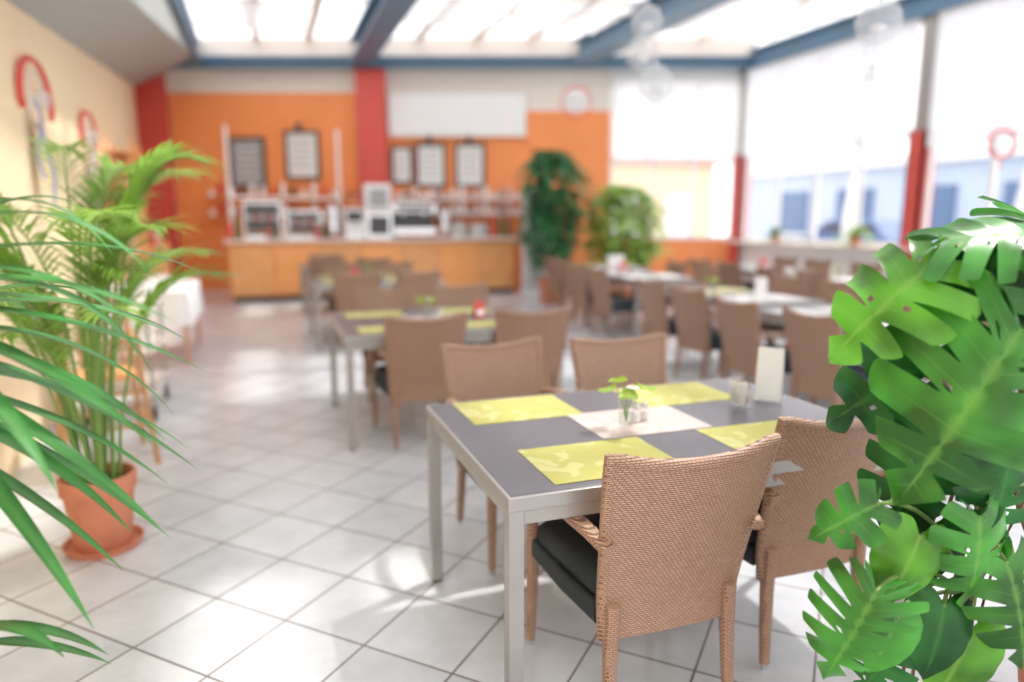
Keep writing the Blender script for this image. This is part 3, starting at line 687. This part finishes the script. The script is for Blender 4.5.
b.tube([(-.52,13.84,1.85),(1.42,13.84,1.85)],.02,WHITE,n=8);b.build('buffet_gantry')
def frame(s,z,w,h,inner=PAPER,fr=DARK,D=14.735,name='framed_poster',lamp=True):
    b=MB();t=.06
    b.box(s-w/2,s+w/2,D,D+.03,z-h/2,z+h/2,inner)
    for a in ((s-w/2-t,s+w/2+t,z+h/2,z+h/2+t),(s-w/2-t,s+w/2+t,z-h/2-t,z-h/2),(s-w/2-t,s-w/2,z-h/2,z+h/2),(s+w/2,s+w/2+t,z-h/2,z+h/2)):b.box(a[0],a[1],D-.02,D+.03,a[2],a[3],fr)
    for i in range(5):b.box(s-w*.36,s+w*.36*(1-.3*(i%2)),D-.004,D,z+h*.32-i*h*.15-.012,z+h*.32-i*h*.15+.012,GREYP if inner==PAPER else CERAM)
    if lamp:b.tube([(s,D,z+h/2+.1),(s,D-.15,z+h/2+.2),(s,D-.25,z+h/2+.12)],.02,fr);b.lathe((s,D-.25,z+h/2),[(.1,0),(.04,.12),(.03,.14)],fr,n=14)
    o=b.build(name,smooth=False);o.matrix_world=RW
frame(-4.28,2.75,.58,.85);frame(-1.66,2.55,.50,.76);frame(-.86,2.55,.50,.76);frame(-2.25,2.55,.33,.65,lamp=False)
frame(-5.4,2.6,.6,.9,inner=GREYP,fr=DARK,lamp=False,name='notice_board')
b=MB();b.box(-2.48,.27,14.68,14.76,3.15,3.95,WHITE);b.box(-2.5,.31,14.66,14.76,3.11,3.15,CREAM)
b.box(-2.5,.31,14.66,14.76,3.95,3.99,CREAM);o=b.build('wall_panel_white',smooth=False);o.matrix_world=RW
b=MB()
for z in (1.55,1.85):
    b.box(-2.4,.2,14.5,14.76,z,z+.03,WHITE)
    for i in range(16):b.lathe((-2.3+.16*i,14.62,z+.03),[(.04,0),(.05,.01),(.045,.12+.06*(i%3)),(.0005,.13+.06*(i%3))],(CERAM,GREYP,CHROME,CERAM)[i%4],n=10)
o=b.build('wall_shelf_with_jars');o.matrix_world=RW
b=MB()
for z in (1.5,1.9):
    b.box(-6.3,-3.4,14.5,14.76,z,z+.03,WOOD)
    for i in range(13):b.lathe((-6.15+.21*i,14.62,z+.03),[(.05,0),(.06,.01),(.05,.12+.07*((i*2)%3)),(.0005,.13+.07*((i*2)%3))],(CERAM,REDP,CHROME,DARK,CERAM)[i%5],n=10)
o=b.build('wall_shelf_with_jars');o.matrix_world=RW
b=MB();b.box(.2,.75,13.9,14.4,0,2.1,WHITE);b.box(.23,.72,13.87,13.9,.1,2.0,GLASS);b.box(.2,.75,13.86,13.9,2.0,2.1,REDP);b.box(.68,.72,13.84,13.87,.9,1.3,ALU)
o=b.build('drinks_refrigerator',smooth=False,bevel=.01);o.matrix_world=RW
# ---------------------------------------------------------------- left side furniture
b=MB()
x0,x1,ya,yb=-1.55,-.74,7.7,9.1
def loop(z,amp,o=0):
    pts=[];per=[(x0,ya,x1,ya),(x1,ya,x1,yb),(x1,yb,x0,yb),(x0,yb,x0,ya)]
    for q,(a,c,d,e) in enumerate(per):
        nn=24
        L=math.hypot(d-a,e-c);nx,ny=(e-c)/L,-(d-a)/L
        for i in range(nn):
            t=i/nn;w=amp*(.5+.5*math.sin((q*nn+i)*1.3));pts.append((a+(d-a)*t+nx*w,c+(e-c)*t+ny*w,z))
    return pts
rings=[loop(.765,0),loop(.74,.006),loop(.6,.02),loop(.42,.035)]
vs=[p for r in rings for p in r];N=96
b.add(vs,[(j*N+i,j*N+(i+1)%N,(j+1)*N+(i+1)%N,(j+1)*N+i) for j in range(3) for i in range(N)]+[tuple(range(N))],CLOTH)
for lx in (x0+.05,x1-.05):
    for ly in (ya+.05,yb-.05):b.tube([(lx,ly,0),(lx,ly,.75)],.02,BAMB)
b.build('buffet_table_with_cloth')
b=MB()
for i in range(3):b.lathe((-1.2+.02*i,8.0+.4*i,.766),[(.08,0),(.14,.08),(.13,.08)],CERAM,n=18)
b.build('serving_bowl_row')
b=MB()  # trolley
for sx in (-.22,.22):
    for sy in (-.35,.35):
        b.tube([(sx,sy,.1),(sx,sy,.85)],.014,ALU2);b.tube([(sx-.015,sy,.05),(sx+.015,sy,.05)],.05,DARK,n=14)
for z in (.2,.5,.82):
    b.box(-.24,.24,-.37,.37,z,z+.02,CREAM)
    b.tube([(-.24,-.37,z+.06),(.24,-.37,z+.06),(.24,.37,z+.06),(-.24,.37,z+.06),(-.24,-.37,z+.06)],.008,ALU2)
for k in range(4):b.lathe((-.1+.2*(k%2),-.2+.4*(k//2),.52),[(.07,0),(.08,.1),(.075,.1)],CERAM,n=14)
b.build('serving_trolley',loc=(-1.05,6.0,0))
b=MB()  # wooden high chair behind the palm
for sx in (-1,1):
    b.tube([(sx*.24,-.24,0),(sx*.2,-.16,.55),(sx*.2,-.14,.78)],.018,BAMB);b.tube([(sx*.24,.26,0),(sx*.2,.17,.55),(sx*.19,.2,1.0)],.018,BAMB)
    b.tube([(sx*.225,-.2,.25),(sx*.225,.22,.25)],.014,BAMB);b.tube([(sx*.2,-.15,.74),(sx*.2,.18,.78)],.016,BAMB)
for z,y in ((.25,-.2),(.25,.22),(.45,-.17)):b.tube([(-.22,y,z),(.22,y,z)],.013,BAMB)
b.box(-.19,.19,-.17,.17,.53,.555,WOOD)
for i in range(5):b.tube([(-.15+.075*i,.175,.55),(-.15+.075*i,.2,.98)],.009,BAMB)
b.tube([(-.2,.2,.98),(.2,.2,.98)],.018,BAMB);b.tube([(-.2,-.14,.76),(.2,-.14,.76)],.018,BAMB)
b.build('wooden_high_chair',loc=(-.98,4.75,0),rot=.3)
b=MB()  # slatted wooden wall rack
for i in range(8):
    z=1.35+i*.13;b.box(0,.3,-.75,.75,z,z+.03,WOOD)
for y in (-.7,0,.7):b.box(.0,.03,y-.03,y+.03,0,2.45,WOOD);b.box(.27,.3,y-.03,y+.03,0,2.45,WOOD)
b.build('slatted_wood_rack',smooth=False,loc=(wallx(10.5)+.06,10.5,0),rot=.068)
b=MB()
for z in (.5,1.0):b.box(0,.4,-.9,.9,z,z+.03,WOOD)
for y in (-.88,.86):
    b.box(0,.4,y,y+.03,0,1.05,WOOD)
for i in range(5):b.lathe((.2,-.7+.35*i,1.03),[(.06,0),(.08,.14),(.04,.22),(.045,.24)],(REDP,CERAM,ALU)[i%3],n=14)
b.build('sideboard_shelf',smooth=False,loc=(wallx(13.6)+.09,13.6,0),rot=.068)
def wallring(y,z,r=.2):
    b=MB();x=wallx(y)+.06
    pts=[(x,y+r*1.35*math.cos(a),z+r*1.0*math.sin(a)) for a in [PI*(-.12+1.24*i/24) for i in range(25)]]
    b.tube(pts,.022,REDP,n=8,up=(1,0,0))
    pts=[(x,y+r*.72*math.cos(a),z+r*.72*math.sin(a)) for a in [PI*2*i/24 for i in range(25)]];b.tube(pts,.012,CREAM,n=6,up=(1,0,0))
    b.sphere((x+.03,y,z),.07,BUBB);b.tube([(x-.06,y,z+r),(x,y,z+r)],.02,REDP)
    for k,m in enumerate((BLUEP,YELP,CERAM,BLUEP)):
        yy=y-.15+.075*k;b.sheet(lambda u,v:(x+.02+.02*math.sin(v*7+k),yy+.07*u+.02*math.sin(v*4+k),z-.02-v*(.55+.06*k)),1,10,m)
    b.build('wall_decoration_ring',recalc=False)
wallring(6.15,2.33,.28);wallring(8.7,2.33,.25)
# ---------------------------------------------------------------- hanging ornaments
def ball(s,D,z,r,red=False):
    b=MB();b.M=RW
    if red:
        pts=[(s+r*math.cos(a),D,z+r*math.sin(a)) for a in [2*PI*i/24 for i in range(25)]];b.tube(pts,.012,REDP,n=6,up=(0,1,0));b.sphere((s,D,z),r*.75,BUBB,n=16,m=10)
        b.tube([(s,D,z-r),(s,D,z-r-.1)],.006,REDP)
    else:
        b.sphere((s,D,z),r,BUBB,n=28,m=18)
        b.lathe((s,D,z-r*.5),[(.0005,0),(r*.3,.01),(r*.35,.05),(.0005,.06)],CERAM,n=14,cap=False)
        b.lathe((s,D,z+r-.01),[(.02,0),(.02,.03),(.0005,.032)],CHROME,n=12)
    b.tube([(s,D,z+r),(s,D,4.9)],.0025,ALU2,n=5);b.build('hanging_glass_ornament',recalc=False)
ball(2.56,5.2,2.83,.15);ball(1.27,7.0,3.30,.145);ball(1.29,7.3,3.08,.16);ball(1.40,7.1,2.76,.17);ball(2.6,5.3,2.50,.06)
ball(.92,10.5,3.12,.22,True);ball(4.0,5.9,2.08,.11,True);ball(3.25,6.8,2.15,.06)
# ---------------------------------------------------------------- light, camera
w=bpy.data.worlds.new('World');sc.world=w;w.use_nodes=True;nt=w.node_tree;bg=nt.nodes['Background']
tc=nt.nodes.new('ShaderNodeTexCoord');sp=nt.nodes.new('ShaderNodeSeparateXYZ');rp=nt.nodes.new('ShaderNodeValToRGB')
nt.links.new(tc.outputs['Generated'],sp.inputs[0]);nt.links.new(sp.outputs[2],rp.inputs[0]);nt.links.new(rp.outputs[0],bg.inputs[0])
rp.color_ramp.elements[0].color=(1,.965,.95,1);rp.color_ramp.elements[1].color=(.92,.94,.98,1);bg.inputs[1].default_value=1.95
l=bpy.data.lights.new('sun','SUN');l.energy=3.0;l.angle=math.radians(3);l.color=(1,.95,.88);lo=bpy.data.objects.new('sun',l);sc.collection.objects.link(lo)
lo.rotation_euler=Vector((.55,.25,.95)).to_track_quat('Z','Y').to_euler();lo.location=(5,3,10)
cd=bpy.data.cameras.new('camera');cd.lens=700*36/1024;cd.sensor_width=36;cd.clip_start=.05;cd.clip_end=200
co=bpy.data.objects.new('camera',cd);sc.collection.objects.link(co);co.location=(0,0,H);co.rotation_euler=(PI/2-.1736,0,-YAW)
cd.dof.use_dof=True;cd.dof.focus_distance=1.8;cd.dof.aperture_fstop=.80
sc.camera=co
